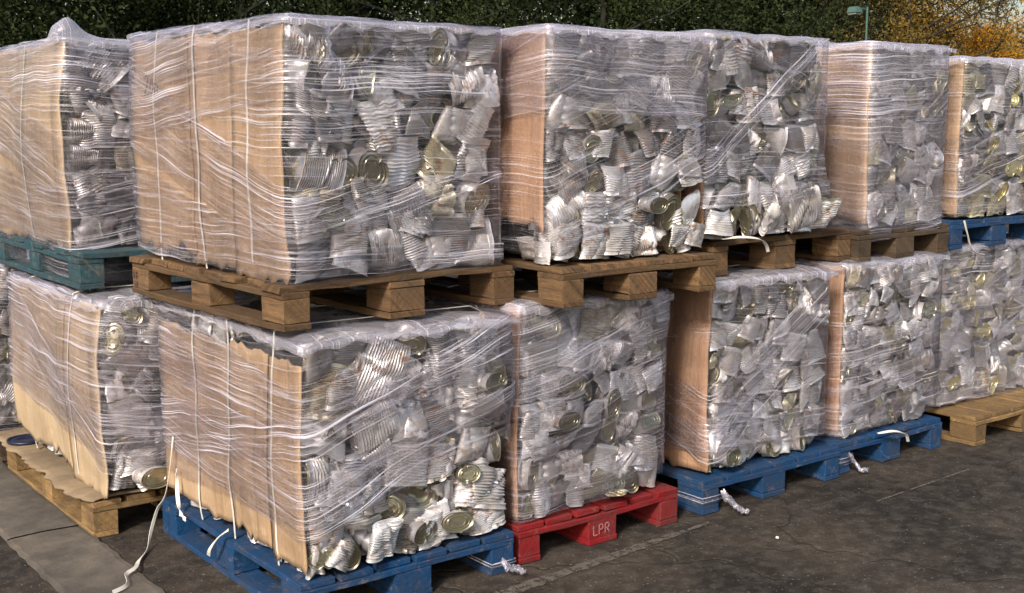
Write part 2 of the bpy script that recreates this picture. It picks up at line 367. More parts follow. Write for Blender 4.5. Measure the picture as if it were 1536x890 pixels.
# ------------------------------------------------------------ crushed cans
def can_arrays(seed, kind, res=1.0):
    """one crushed can; returns V, quad faces, material index. axis Z, thin along Y"""
    rs = np.random.RandomState(seed)
    Rr = rs.uniform(.050, .066); H = rs.uniform(.115, .165) if kind != 'lid' else rs.uniform(.05, .09)
    pitch = rs.uniform(.0085, .0115) if rs.rand() < .75 else .006
    nseg = int(30*res); nrow = int(H/pitch*4*min(1, res)) if kind == 'rib' else int(22*res)
    if kind == 'lid': nseg = int(44*res)
    z = np.linspace(0, H, nrow+1)
    margin = .014; inn = (z > margin) & (z < H-margin)
    rib = np.where(inn & (kind == 'rib'), .0030*np.sin(2*pi*(z-margin)/pitch), 0)
    rim = np.where((z < .003) | (z > H-.003), .0022, 0)
    rad = Rr+0*rib+rim
    th = np.linspace(0, 2*pi, nseg, endpoint=False)
    k = rs.uniform(.30, .60) if kind != 'lid' else rs.uniform(.55, .85)
    wide = 1+(1-k)*.42
    rows = []
    prof = [(r, zz) for r, zz in zip(rad, z)]
    # closed ends with stepped concentric rings
    rings = [(.93, .0045), (.90, .0045), (.86, .0025), (.80, .0025), (.77, .005), (.66, .005), (.63, .003), (.52, .003), (.49, .0055), (.3, .0055), (.02, .005)]
    top = [(Rr*a, H-b) for a, b in rings]; bot = [(Rr*a, b) for a, b in rings][::-1]
    closed_top = rs.rand() < .55 or kind == 'lid'; closed_bot = rs.rand() < .6
    full = (bot if closed_bot else [])+prof+(top if closed_top else [])
    nb = len(bot) if closed_bot else 0; nt = len(top) if closed_top else 0
    full = np.array(full); n = len(full)
    X = full[:, 0][:, None]*np.cos(th)*wide; Y = full[:, 0][:, None]*np.sin(th)*k; Z = np.repeat(full[:, 1][:, None], nseg, 1)-H/2
    # squashed section: press corners flatter
    V = np.stack([X, Y, Z], 2).reshape(-1, 3)
    inner = np.zeros(n, bool); inner[:nb] = True
    if nt: inner[-nt:] = True
    # buckles: folds across random planes
    nf = rs.randint(1, 4) if kind != 'lid' else rs.randint(0, 2)
    for _ in range(nf):
        a = rs.uniform(0, pi); nrm = np.array([cos(a), 0, sin(a)]); off = rs.uniform(-.35, .35)*H
        dd = V@nrm-off
        amt = rs.uniform(.10, .38)*rs.choice([-1, 1])
        V[:, 1] += np.where(dd > 0, dd*amt, 0)
        V -= nrm*np.where(dd > 0, dd*(1-cos(amt))*1.0, 0)[:, None]
    nd = rs.randint(2, 6) if kind != 'lid' else rs.randint(1, 3)
    for _ in range(nd):
        c = np.array([rs.uniform(-1, 1)*Rr*wide, 0, rs.uniform(-.5, .5)*H]); r = rs.uniform(.025, .055)
        side = rs.choice([-1, 1]); el = rs.uniform(.4, 1); a = rs.uniform(0, pi)
        dx = (V[:, 0]-c[0])*cos(a)+(V[:, 2]-c[2])*sin(a); dz = -(V[:, 0]-c[0])*sin(a)+(V[:, 2]-c[2])*cos(a)
        f = np.clip(1-np.sqrt((dx/r)**2+(dz/(r*el*.7))**2), 0, 1)
        s = np.sign(V[:, 1]-np.median(V[:, 1])) == side
        V[:, 1] -= np.where(s, side*f*rs.uniform(.008, .022)*(k+.4), 0)
    for _ in range(rs.randint(2, 5) if kind != 'lid' else 1):   # flat facets pressed against neighbours
        side = rs.choice([-1, 1]); nr = np.array([rs.normal(0, .45), side, rs.normal(0, .45)]); nr /= np.linalg.norm(nr)
        pr = V@nr; off = np.percentile(pr, rs.uniform(70, 92)); V -= nr*(np.clip(pr-off, 0, 1)*(.72 if kind != 'lid' else .4))[:, None]
    for _ in range(rs.randint(1, 4) if kind != 'lid' else 1):    # sharp pinched creases
        a = rs.uniform(0, pi); nr = np.array([cos(a), 0, sin(a)]); off = rs.uniform(-.3, .3)*H; dd = np.abs(V@nr-off); wd_ = rs.uniform(.008, .022)
        V[:, 1] *= 1-.40*np.clip(1-dd/wd_, 0, 1); V += nr*((V@nr-off)*-.25*np.clip(1-dd/(wd_*2), 0, 1))[:, None]
    for _ in range(4):   # broad crumple
        kv = rs.normal(size=3)*rs.uniform(14, 34); ph = rs.uniform(0, 7); d = rs.normal(size=3); d /= np.linalg.norm(d)
        V += (np.abs(np.sin(V@kv+ph))-.6)[:, None]*d*rs.uniform(.002, .006)*(.35 if kind == 'lid' else 1)
    tw = rs.uniform(-2.5, 2.5); sh = rs.uniform(-.3, .3); tp = rs.uniform(-1.8, 1.8)
    if kind == 'lid': tw = sh = tp = 0
    zz = V[:, 2].copy(); c_, s_ = np.cos(tw*zz), np.sin(tw*zz)
    x, y = V[:, 0].copy(), V[:, 1].copy(); V[:, 0] = (x*c_-y*s_)*(1+tp*zz)+sh*zz; V[:, 1] = x*s_+y*c_
    G = V.reshape(n, nseg, 3); du = np.roll(G, -1, 1)-np.roll(G, 1, 1); dv = np.gradient(G, axis=0); nr = np.cross(du, dv); nr /= np.linalg.norm(nr, axis=2)[:, :, None]+1e-9
    rr = np.zeros(n); rr[nb:n-nt] = rib; G = G+nr*rr[:, None, None]; V = G.reshape(-1, 3)
    V -= (V.max(0)+V.min(0))/2
    F = []
    i, j = np.meshgrid(np.arange(n-1), np.arange(nseg), indexing='ij'); a = (i*nseg+j).ravel(); b = (i*nseg+(j+1) % nseg).ravel()
    F = np.stack([a, b, b+nseg, a+nseg], 1); mi = np.zeros(len(F), int)
    fi = i.ravel(); lidm = (fi < nb) | (fi >= n-nt-1)
    mi[lidm] = 1 if (kind == 'lid' or rs.rand() < .4) else 0
    TOPN[(seed, res)] = (nt-1)*nseg if nt else 0
    return V, F, mi

TOPN = {}
KINDS = ['rib']*19+['smooth']*4+['lid']*4
ARR = []; LOW = []
for i, k in enumerate(KINDS):
    ARR.append(can_arrays(900+i, k)); LOW.append(can_arrays(900+i, k, .55))
MESH = {}; TOPF = {i: TOPN[(900+i, 1.0)] for i in range(len(KINDS))}
def can_mesh(i, mk):
    if (i, mk) not in MESH:
        V, F, mi = ARR[i]; lid = M['lid'] if mk != 'tin_olive' else M['gold']
        end = None
        if KINDS[i] == 'lid':
            k = TOPF[i]; end = np_mesh('can_end', V, F[-k:], [lid]); end.set_sharp_from_angle(angle=R(50)); F = F[:-k]; mi = mi[:-k]
        me = np_mesh('crushed_can', V, F, [M[mk], lid], mi=mi); me.set_sharp_from_angle(angle=R(50)); MESH[(i, mk)] = (me, end)
    return MESH[(i, mk)]

def place_matrix(kind, x, y, z, sc_, rs):
    if kind == 'lid':
        m = Matrix.Rotation(R(90)+rs.normal(0, .22), 4, 'X')   # +Z end faces -Y
        m = Matrix.Rotation(rs.normal(0, .3), 4, 'Z') @ m @ Matrix.Rotation(rs.uniform(0, 6.28), 4, 'Z')
    else:
        q = rs.rand(); roll = rs.normal(0, .22) if q < .76 else (pi/2+rs.normal(0, .3) if q < .90 else rs.uniform(0, pi))
        m = Matrix.Rotation(rs.normal(0, .24), 4, 'Z') @ Matrix.Rotation(rs.normal(0, .20), 4, 'X') @ Matrix.Rotation(roll, 4, 'Y')
        if rs.rand() < .5: m = m @ Matrix.Rotation(pi, 4, 'Z')
    return Matrix.Translation((x, y, z)) @ m @ Matrix.Diagonal((sc_*rs.uniform(.85, 1.05), sc_, sc_, 1))

def face_layout(w, h, size, rs, dep, jit):
    """rows of cans over a w x h face"""
    out = []; z = -.01; row = 0
    while z < h-.03:
        rh = size*rs.uniform(.80, 1.0)
        if h-z-rh < size*.45: rh = h-z+.01
        x = rs.uniform(-.03, .0)
        while x < w-.02:
            ww = size*rs.uniform(.62, 1.0)
            if w-x-ww < size*.3: ww = max(size*.6, w-x+.01)
            k = rs.randint(len(KINDS)); kind = KINDS[k]
            s = (max(rh, .09)/.135)*rs.uniform(.98, 1.18)
            s = min(s, 1.25*size/.135)
            zz = z+rh/2+rs.uniform(-.022, .022)
            zz = min(max(zz, .052*s), h-.052*s)
            out.append((k, x+ww/2, dep+rs.uniform(-jit, jit), zz, s)); x += ww
        z += rh; row += 1
    return out

def apply(m, V):
    A = np.array(m); return V@A[:3, :3].T+A[:3, 3]

# ------------------------------------------------------------ bale
def smooth_map(Hm, it=3):
    H = Hm.copy()
    P = np.pad(H, 1, mode='edge'); H = np.max([P[a:a+H.shape[0], b:b+H.shape[1]] for a in range(3) for b in range(3)], 0)
    P = np.pad(H, 1, mode='edge'); H2 = np.max([P[a:a+H.shape[0], b:b+H.shape[1]] for a in range(3) for b in range(3)], 0)
    H = .5*H+.5*H2
    for _ in range(it):
        P = np.pad(H, 1, mode='edge'); H = (P[1:-1, 1:-1]*2+P[:-2, 1:-1]+P[2:, 1:-1]+P[1:-1, :-2]+P[1:-1, 2:])/6
    return H
def sample(H, u, v):
    u = np.clip(u, 0, H.shape[0]-1.001); v = np.clip(v, 0, H.shape[1]-1.001)
    i = u.astype(int); j = v.astype(int); a = u-i; b = v-j
    return H[i, j]*(1-a)*(1-b)+H[i+1, j]*a*(1-b)+H[i, j+1]*(1-a)*b+H[i+1, j+1]*a*b

def card_fn(seed, d, bulge=.015, fold=.004):
    rs = np.random.RandomState(seed+50); ph = rs.uniform(0, 7, 6); fr = rs.uniform(6, 16, 3)
    creases = np.sort(rs.uniform(0, d, 5)); cs = rs.uniform(-.5, .5, 5)*.06
    def f(y, z, h):
        y = np.asarray(y, float); z = np.asarray(z, float)
        x = -.006-bulge*np.sin(pi*np.clip(z/h, 0, 1))**.7
        x += fold*np.sin(y*fr[0]+ph[0]+z*1.2)+fold*.6*np.sin(y*fr[1]+ph[1]-z*2)+.004*np.sin(z*9+ph[2]+y*3)
        for c, s in zip(creases, cs): x += -np.abs(y-c)*s*.25*np.exp(-np.abs(y-c)*9)
        x += .004*np.abs(np.sin(z*11+y*5+ph[3]))+.003*np.sin(y*31+z*6+ph[4])*np.sin(z*15+y*9+ph[5])
        return x
    return f

BALES = []
def bale(loc, w, d, h, label, films, seed=0, size=.135, tin='tin', card='cardA', rz=0, panels=None, straps=(), side_cans=False,
         bot=None, peaks=(), cap=True, gap_bottom=.0, infill=True, bulge=.015, extra=(), mark=False, capmat='film_cap', overlap=.0):
    """local frame: x 0..w along the can face (front at y=0), y 0..d along the cardboard side (at x=0), z 0..h"""
    rs = np.random.RandomState(seed+7); root = empty('can_bale', loc, rz)
    tag(root, label, 'bale', 'bales of crushed tin cans'); BALES.append(root)
    pts = []
    lay = face_layout(w, h, size, rs, .035, .016)
    if infill:
        for _ in range(int(w*h/(.09 if size < .14 else .03))):
            k = rs.randint(len(KINDS)); s = rs.uniform(.6, .9)*size/.135
            lay.append((k, rs.uniform(.04, w-.04), rs.uniform(.03, .06), rs.uniform(.05, h-.05), s))
    mats = []
    def fit(k, m, front):
        V = apply(m, ARR[k][0]); lo = V.min(0); hi = V.max(0)
        dx = max(0, .006-lo[0])-max(0, hi[0]-(w+.012)); dz = max(0, .002-lo[2])-max(0, hi[2]-(h-.006))
        return Matrix.Translation((dx, front-lo[1], dz)) @ m
    for k, x, y, z, s in lay: mats.append((k, fit(k, place_matrix(KINDS[k], x, y, z, s, rs), rs.uniform(-.016, .010))))
    if side_cans:
        for k, x, y, z, s in face_layout(d*.7, h, size, rs, .035, .016):
            mm = Matrix.Rotation(-pi/2, 4, 'Z') @ Matrix.Translation((-x, 0, 0)) @ place_matrix(KINDS[k], 0, y, z, s, rs)
            V = apply(mm, ARR[k][0]); lo = V.min(0); hi = V.max(0); mats.append((k, Matrix.Translation((rs.uniform(-.02, .01)-lo[0], max(0, -lo[1]), max(0, .002-lo[2])-max(0, hi[2]-h+.006))) @ mm))
    for k, m in extra: mats.append((k, Matrix.Translation((0, 0, max(0, .002-apply(m, ARR[k][0])[:, 2].min()))) @ m))
    for k, m in mats[:100]:
        cm, ce = can_mesh(k, tin); o = obj('can', cm, root); o.matrix_local = m
        if ce: obj('can_end', ce, o)
        pts.append(apply(m, ARR[k][0]))
    # second layer, top layer, and rest: packed mass
    VV = []; FF = []; MI = []; nv = 0
    def add(arr, m, mi_off=0):
        nonlocal nv
        V, F, mi = arr; V = apply(m, V); V = V+np.array([max(0, .012-V[:, 0].min())-max(0, V[:, 0].max()-w+.02)*(1 if not side_cans else 0), max(0, .015-V[:, 1].min()), max(0, .003-V[:, 2].min())-max(0, V[:, 2].max()-h+.004)]); VV.append(V); FF.append(F+nv); MI.append(mi+mi_off); nv += len(V); pts.append(V)
    for k, m in mats[100:]: add(LOW[k], m)
    for k, x, y, z, s in face_layout(w, h, size*1.05, rs, .105, .015): add(LOW[k], place_matrix(KINDS[k], x, y, z, s, rs))
    ys = np.arange(.10, d-.05, size*1.05)
    for y in ys:
        for x in np.arange(.06, w-.02, size*1.0):
            k = rs.randint(len(KINDS)); s = rs.uniform(.85, 1.1)*size/.135
            m = Matrix.Translation((x+rs.uniform(-.02, .02), y+rs.uniform(-.02, .02), h-.035*s-rs.uniform(0, .012))) @ Matrix.Rotation(rs.normal(pi/2, .25), 4, 'X') @ Matrix.Rotation(rs.uniform(-.5, .5), 4, 'Y') @ Matrix.Diagonal((s, s*.8, s*.8, 1))
            if KINDS[k] == 'lid': k = 0
            add(LOW[k], m)
    # cans peeping out below and above the side panel
    for y in np.arange(.05, d-.04, .11):
        for z, q in ((.045, .75), (h-.05, .6)):
            if rs.rand() < q:
                k = rs.randint(16); s = rs.uniform(.6, .85)
                add(LOW[k], Matrix.Translation((.035+rs.uniform(-.008, .01), y, z)) @ Matrix.Rotation(pi/2+rs.normal(0, .3), 4, 'Z') @ Matrix.Rotation(rs.normal(0, .3), 4, 'X') @ Matrix.Diagonal((s, s, s, 1)))
    # inner box coloured near-black as the shade deep between the cans
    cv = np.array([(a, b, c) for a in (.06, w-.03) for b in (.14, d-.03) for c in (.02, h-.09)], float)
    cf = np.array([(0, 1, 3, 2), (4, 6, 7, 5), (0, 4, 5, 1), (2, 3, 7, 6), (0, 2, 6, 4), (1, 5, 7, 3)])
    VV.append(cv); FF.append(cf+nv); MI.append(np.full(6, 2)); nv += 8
    me = np_mesh('packed_cans', np.vstack(VV), np.vstack(FF), [M[tin], M['lid'], M['core']], mi=np.concatenate(MI))
    o = obj('packed_cans', me, root); o['kind'] = 'stuff'
    # cardboard
    fn = card_fn(seed, d, bulge)
    if panels is None: panels = [(0.0, d, .02, h-.01, 0)]
    for side in ((0, 1) if not side_cans else (1,)):
        for pi_, (y0, y1, z0, z1, lift) in enumerate(panels if side == 0 else [(0., d, .02, h-.01, 0)]):
            nu = max(6, int((y1-y0)/.018)); nvv = 32
            yy = np.linspace(y0, y1, nu); tt = np.linspace(0, 1, nvv)
            q = np.random.RandomState(seed*9+pi_)
            ragb = np.interp(yy, np.sort(q.uniform(y0, y1, 26)), q.uniform(-1, 1, 26)**3*.030)+q.uniform(-.0015, .0015, nu)
            ragt = np.interp(yy, np.linspace(y0, y1, 10), q.uniform(-.010, .010, 10))+q.uniform(-.003, .003, nu)
            Yg, Tg = np.meshgrid(yy, tt, indexing='ij')
            zb = (z0 if not callable(z0) else z0(yy)); zb = zb+ragb; zt = z1+ragt
            Zg = zb[:, None]+(zt-zb)[:, None]*Tg if np.ndim(zb) else zb
            Xg = fn(Yg, Zg, h)-lift
            Xg -= .010*np.clip((.06-Zg)/.06, 0, 1)*q.uniform(.2, 1.2)
            # curl near free vertical edges
            Xg -= .006*np.exp(-(Yg-y0)/.03)*(pi_ % 2)+.008*np.exp(-(y1-Yg)/.04)*((pi_+1) % 2)*(1 if side == 0 and len(panels) > 1 else 0)
            if side: Xg = w-.035-Xg*.6; Yg = .09+Yg*(d-.10)/d
            A = np.stack([Xg, Yg, Zg], 2).reshape(-1, 3); B = A.copy(); B[:, 0] += .007*(-1 if side else 1)
            nn = len(A); Fg = grid_faces(nu, nvv); F = [Fg, Fg[:, ::-1]+nn]
            idx = np.arange(nn).reshape(nu, nvv)
            loop = np.concatenate([idx[:, 0], idx[-1, 1:], idx[-2::-1, -1], idx[0, -2:0:-1]]); l2 = np.roll(loop, -1)
            F.append(np.stack([loop, loop+nn, l2+nn, l2], 1))
            obj('cardboard_panel', np_mesh('cardboard_panel', np.vstack([A, B]), np.vstack(F), M[card], smooth=False if False else True), root)
            if not side: pts.append(A)
    # straps round the bale in the XZ plane
    for ys_ in straps:
        path = []; sk = rs.uniform(-.025, .025)
        for z in np.linspace(.0, h, 26):
            yv = ys_+sk*(1-z/h)+.004*sin(z*11+ys_*9)
            path.append((float(fn(yv, z, h))-.006, yv, z))
        y2 = path[-1][1]; path.append((.01, y2, h+.006))
        for x in np.linspace(.06, w-.03, 9): path.append((x, y2+.004*sin(x*14), h+.014))
        for z in np.linspace(h-.01, 0, 8): path.append((w+.022, y2, z))
        V, F = ribbon(path, .010, (0, 1, 0)); obj('strap', np_mesh('strap', V, F, M['strap'], smooth=False), root)
    if mark:   # handwriting on the card
        strokes = [[(.0, .050), (.010, .062), (.026, .055), (.022, .030), (.004, .004), (.034, .006)],
                   [(.052, .048), (.042, .030), (.046, .010), (.062, .006), (.070, .026), (.064, .046), (.052, .048)],
                   [(.080, .004), (.086, .036), (.092, .028)], [(.088, .030), (.104, .036), (.108, .020), (.110, .0)]]
        VV2 = []; FF2 = []; nn = 0
        for st in strokes:
            st = np.array(st); tt = np.linspace(0, len(st)-1, 6*len(st))
            a = np.interp(tt, np.arange(len(st)), st[:, 0]); b = np.interp(tt, np.arange(len(st)), st[:, 1])
            Yv = mark[0]-a*1.25; Zv = mark[1]+b*1.25
            P_ = np.stack([fn(Yv, Zv, h)-.0035-mark[2], Yv, Zv], 1)
            V, F = ribbon(P_, .0075, (0, .7, .7), .001); VV2.append(V); FF2.append(F+nn); nn += len(V)
        obj('handwriting', np_mesh('handwriting', np.vstack(VV2), np.vstack(FF2), M['ink'], smooth=False), root)
    # outward height map over (s, z); s<0 left side, s>0 front
    A = np.vstack(pts); st = .022; nL = int(d/st)+1; nF = int(w/st)+1; nz = int(h/st)+2
    Hm = np.zeros((nL+nF, nz))
    zi = np.clip((A[:, 2]/st).round().astype(int), 0, nz-1)
    fr = (A[:, 1] < .12); xi = np.clip((A[fr, 0]/st).astype(int), 0, nF-1); np.maximum.at(Hm, (nL+xi, zi[fr]), -A[fr, 1])
    lf = (A[:, 0] < .10); yi = np.clip((A[lf, 1]/st).astype(int), 0, nL-1); np.maximum.at(Hm, (nL-1-yi, zi[lf]), -A[lf, 0])
    H0 = smooth_map(np.clip(Hm, 0, .045), 1); Hm = np.maximum(smooth_map(H0, 10), H0-.003); Hm = smooth_map(Hm, 2)*.35+Hm*.65+.004
    Tm = np.zeros((nF, nL)); tp = A[:, 2] > h-.1
    np.maximum.at(Tm, (np.clip((A[tp, 0]/st).astype(int), 0, nF-1), np.clip((A[tp, 1]/st).astype(int), 0, nL-1)), A[tp, 2]-h+.02)
    Tm = smooth_map(np.clip(Tm, 0, .03), 8)-.017
    L = 2*(w+d); rc = .028
    def outline(s, off, z):
        """point on rounded perimeter, offset outward"""
        s = np.asarray(s, float); x = np.zeros_like(s); y = np.zeros_like(s); nx = np.zeros_like(s); ny = np.zeros_like(s)
        f = (s >= 0) & (s <= w); l = (s < 0) & (s >= -d); r = (s > w); b = (s < -d)
        x[f] = s[f]; ny[f] = -1
        y[l] = -s[l]; nx[l] = -1
        x[r] = w; y[r] = s[r]-w; nx[r] = 1
        y[b] = d; x[b] = -s[b]-d; ny[b] = 1
        for c, ax in ((0., (-1, -1)), (w, (1, -1)), (-d, (-1, 1))):
            t = np.clip((s-c)/rc, -1, 1); near = np.abs(s-c) < rc
            # round the corner by pulling in and turning the normal
            pull = (1-np.abs(t[near]))**2*rc*.3
            x[near] -= ax[0]*pull; y[near] -= ax[1]*pull
            if c == 0.: a = (t[near]+1)/2*pi/2; nx[near] = -np.cos(a); ny[near] = -np.sin(a)
            elif c == w: a = (t[near]+1)/2*pi/2; nx[near] = np.sin(a); ny[near] = -np.cos(a)
            else: a = (t[near]+1)/2*pi/2; nx[near] = -np.sin(a); ny[near] = np.cos(a)
        return np.stack([x+nx*off, y+ny*off, z], -1), nx, ny
    def film_off(s, z):
        inside = (s > -d) & (s < w)
        o = sample(Hm, np.where(inside, (s+d)/(d+w)*(nL+nF-1), 0 if True else 0), z/st)
        return np.where(inside, o, .022)
    fi = 0
    for fb in films:
        (b0, b1, b2, t0, t1, t2, mk) = fb; fi += 1
        s = np.arange(-d-w, w+d, .021); nS = len(s); nV = 34
        zb = np.interp(s, [-d-w, -d, 0, w, w+d], [b0, b0, b1, b2, b2]); zt = np.interp(s, [-d-w, -d, 0, w, w+d], [t0, t0, t1, t2, t2])
        ph = rs.uniform(0, 9, 6)
        zb = zb+.004*np.sin(s*7+ph[0])+.003*np.sin(s*23+ph[1]); zt = zt+.004*np.sin(s*6+ph[2])+.003*np.sin(s*19+ph[3])
        S, T = np.meshgrid(s, np.linspace(0, 1, nV), indexing='ij'); Z = zb[:, None]+(zt-zb)[:, None]*T
        exc = np.clip(Z-h-.004, 0, 1); Zc = np.minimum(Z, h+.004)
        off = film_off(S.ravel(), Zc.ravel()).reshape(S.shape)+.0022*fi
        # tension folds along the strip
        off += .0008*np.sin(T*37+ph[4]+S*2)+.0005*np.sin(T*71+ph[5]-S*3)
        off += np.where(Zc < .0, -np.clip(-Zc, 0, .15)*.10, 0)
        P_, nx, ny = outline(S.ravel(), off.ravel(), Zc.ravel())
        e = exc.ravel(); P_[:, 0] -= nx*e; P_[:, 1] -= ny*e
        gi = e > 0; P_[gi, 2] = h+.004+sample(Tm, P_[gi, 0]/st, P_[gi, 1]/st)+.0015*fi
        uv = np.stack([S.ravel()+rs.uniform(0, 50), (T*np.abs(zt-zb)[:, None]).ravel()+rs.uniform(0, 50)], 1)
        F = grid_faces(nS, nV)
        obj('stretch_film', np_mesh('stretch_film', P_, F, M[mk], uv=uv), root)
    if cap:
        e = .055; xs = np.arange(-e, w+e+.01, .022); ysv = np.arange(-e, d+e+.01, .022)
        X, Y = np.meshgrid(xs, ysv, indexing='ij')
        cx_ = np.clip(X, 0, w); cy_ = np.clip(Y, 0, d)
        drop = np.hypot(X-cx_, Y-cy_); drop = drop*.45*(1+.3*np.sin(X*51+seed)+.2*np.sin(Y*47+seed))
        Z = h+.010+sample(Tm, cx_.ravel()/st, cy_.ravel()/st).reshape(X.shape)+.004*np.sin(X*31+Y*9)*np.sin(Y*23)
        edge = np.minimum(np.minimum(cx_, w-cx_), np.minimum(cy_, d-cy_)); Z -= .012*np.clip(1-edge/.03, 0, 1)**2
        for (px, py, ph_, pr) in peaks: Z += ph_*np.exp(-((X-px)**2+(Y-py)**2)/pr**2)
        ox = np.sign(X-cx_)*.030*(drop > 0); oy = np.sign(Y-cy_)*.030*(drop > 0)
        P_ = np.stack([cx_+ox, cy_+oy, Z-drop], 2).reshape(-1, 3)
        uv = np.stack([Y.ravel()*1.0+seed, X.ravel()+seed], 1)
        obj('stretch_film', np_mesh('stretch_film', P_, grid_faces(len(xs), len(ysv)), M[capmat], uv=uv), root)
    return root

def hand_can(k, x, y, z, s, rx=0, ry=0, rzz=0):
    return (k, Matrix.Translation((x, y, z)) @ Matrix.Rotation(rzz, 4, 'Z') @ Matrix.Rotation(rx, 4, 'X') @ Matrix.Rotation(ry, 4, 'Y') @ Matrix.Diagonal((s, s, s, 1)))
LID0 = 23   # first lid-type can

# ---- pallets in place
pal_l1 = pallet((1.69, 3.31, .001), .85, 1.17, M['blue'], 'blue pallet on the ground at the near corner, a loose strap trailing past it', seed=1)
pal_l2 = pallet((2.58, 3.33, .001), .81, 1.17, M['red'], 'bright red pallet on the ground with pale lettering on its centre block', seed=2)
pal_l3 = pallet((3.52, 3.32, .001), .89, 1.17, M['blue'], 'blue ground pallet right of the red one, film tied round its corner block', seed=3)
pal_l4 = pallet((4.43, 3.35, .001), .83, 1.17, M['blue'], 'blue pallet on the ground with the bare wooden pallet to its right', seed=4)
pal_l5 = pallet((5.39, 3.25, .001), 1.0, 1.2, M['wood_new'], 'bare wooden pallet on the ground at the right end of the row', seed=5)
pal_u1 = pallet((1.69, 3.385, .95), .945, 1.17, M['wood'], 'rough wooden pallet with split deck boards under the large front upper bale', rz=R(2.5), cross=True, seed=6)
pal_u2 = pallet((2.69, 3.225, .95), .78, 1.15, M['wood'], 'orange-brown wooden pallet held up above the bale on the red pallet', seed=7)
pal_u3 = pallet((3.63, 3.40, .972), .95, 1.15, M['wood'], 'wooden upper pallet with a loose strap end hanging over its edge', rz=R(2), seed=8, cross=True)
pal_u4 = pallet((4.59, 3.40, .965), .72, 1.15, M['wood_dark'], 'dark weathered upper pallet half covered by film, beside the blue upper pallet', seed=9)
pal_u5 = pallet((5.36, 3.42, .972), .86, 1.15, M['blue'], 'blue upper pallet at the far right of the row', seed=10)
pal_s1 = pallet((1.445, 4.56, .001), .82, 1.2, M['wood_new'], 'wooden pallet on the ground at left with a cardboard sheet over its deck', seed=11)
pal_s2 = pallet((1.50, 4.745, .95), .82, 1.2, M['teal'], 'faded teal upper pallet at the left edge', seed=12, cross=True)
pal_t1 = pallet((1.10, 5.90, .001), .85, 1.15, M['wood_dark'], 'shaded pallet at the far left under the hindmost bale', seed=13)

# ---- bales: films = (bottom at back-left, corner, right end; top the same; material)
Z_ = 'film_haze'; L_ = 'film_mid'; H_ = 'film_heavy'; T_ = 'film'
rot = R(2.5)
b_u1 = bale((1.738, 3.40, 1.095), .825, 1.12, .830, 'large front upper bale with numbers handwritten on its strapped cardboard side', 
     [(.03, .0, .0, .9, .92, .90, L_), (.62, .72, .78, .95, .95, .95, T_), (.40, .10, .30, .75, .30, .34, H_), (.45, .58, .60, .85, .72, .66, H_), (.03, .02, .02, .36, .12, .08, H_)],
     seed=1, size=.165, rz=rot, panels=[(0.0, .335, .0, .80, .004), (.352, .66, .02, .80, .0), (.64, 1.12, .05, .795, .006)], straps=(.24, .60, .93), mark=(1.02, .60, .004),
     peaks=((.0, 1.12, .03, .05),), bulge=.02)
b_l1 = bale((1.718, 3.315, .148), .80, 1.13, .785, 'front lower bale with clean cardboard side and white straps on the blue corner pallet',
     [(.12, .18, .33, .80, .82, .80, L_), (.22, .14, .46, .72, .34, .56, H_), (.50, .46, .62, .83, .60, .68, H_), (.20, .40, .70, .42, .52, .80, H_)],
     seed=2, size=.150, panels=[(.0, .22, .03, .70, 0), (.232, .52, .05, .71, .003), (.50, 1.13, .05, .70, .0)], straps=(.20, .52, .80), bulge=.012,
     extra=[hand_can(LID0+0, .43, .012, .080, .88, R(97), .2, .1), hand_can(LID0+1, .575, .014, .085, .90, R(84), -.3, .05), hand_can(LID0+2, .06, .02, .07, .75, R(90), 0, -.3), hand_can(3, .27, -.02, .09, .85, .1, .05, .1), hand_can(7, .12, -.01, .07, .8, .2, .5, .4), hand_can(LID0+1, .72, .01, .56, .85, R(90), 0, .3)])
b_l2 = bale((2.605, 3.36, .148), .71, 1.13, .805, 'dull grey film-wrapped bale resting on the red pallet',
     [(.02, .0, .06, .83, .83, .83, L_), (.3, .45, .62, .85, .85, .92, Z_), (.0, .0, .10, .3, .28, .52, L_), (.2, .24, .50, .5, .52, .80, T_)],
     seed=3, size=.12, tin='tin_clean', card='cardC', straps=(.2, .5, .9), bulge=.012,
     extra=[(LID0+3, Matrix.Translation((.45, -.03, .04)) @ Matrix.Rotation(R(-100), 4, 'X') @ Matrix.Rotation(.9, 4, 'Y') @ Matrix.Diagonal((.6, .35, .6, 1))), hand_can(LID0+1, .20, -.005, .36, .9, R(90), 0, .1), hand_can(LID0+2, .22, -.005, .50, .85, R(90), 0, -.1), hand_can(4, .69, .01, .74, .8, 0, 0, .3)])
b_l3 = bale((3.59, 3.36, .148), .74, 1.13, .815, 'bale right of the red pallet with a plain brown cardboard side and crossed film strands',
     [(.0, .10, .06, .85, .85, .85, L_), (.5, .05, .50, .75, .35, .80, H_), (.1, .10, .07, .3, .22, .20, L_)],
     seed=4, size=.12, tin='tin_clean', card='cardC', straps=(.25, .6), bulge=.012, extra=[hand_can(LID0+2, .10, -.015, .07, .85, R(80), 0, .2)])
b_l4 = bale((4.50, 3.40, .148), .75, 1.10, .82, 'ground-row bale of small flattened cans on the blue pallet beside the bare wooden one',
     [(.0, .0, .05, .84, .84, .84, L_), (.1, .30, .34, .3, .50, .48, L_), (.05, .02, .10, .35, .28, .25, H_)], seed=5, size=.095, tin='tin_clean', card='cardC', straps=(.3,), bulge=.01)
b_l5 = bale((5.33, 3.47, .148), 1.05, 1.05, .83, 'sagging olive-tinted bale without cardboard on the bare wooden pallet at right',
     [(.0, .02, .0, .86, .86, .86, Z_), (.2, .1, .5, .6, .5, .9, L_)], seed=6, size=.11, tin='tin_olive', card='cardC', side_cans=True, bulge=.01)
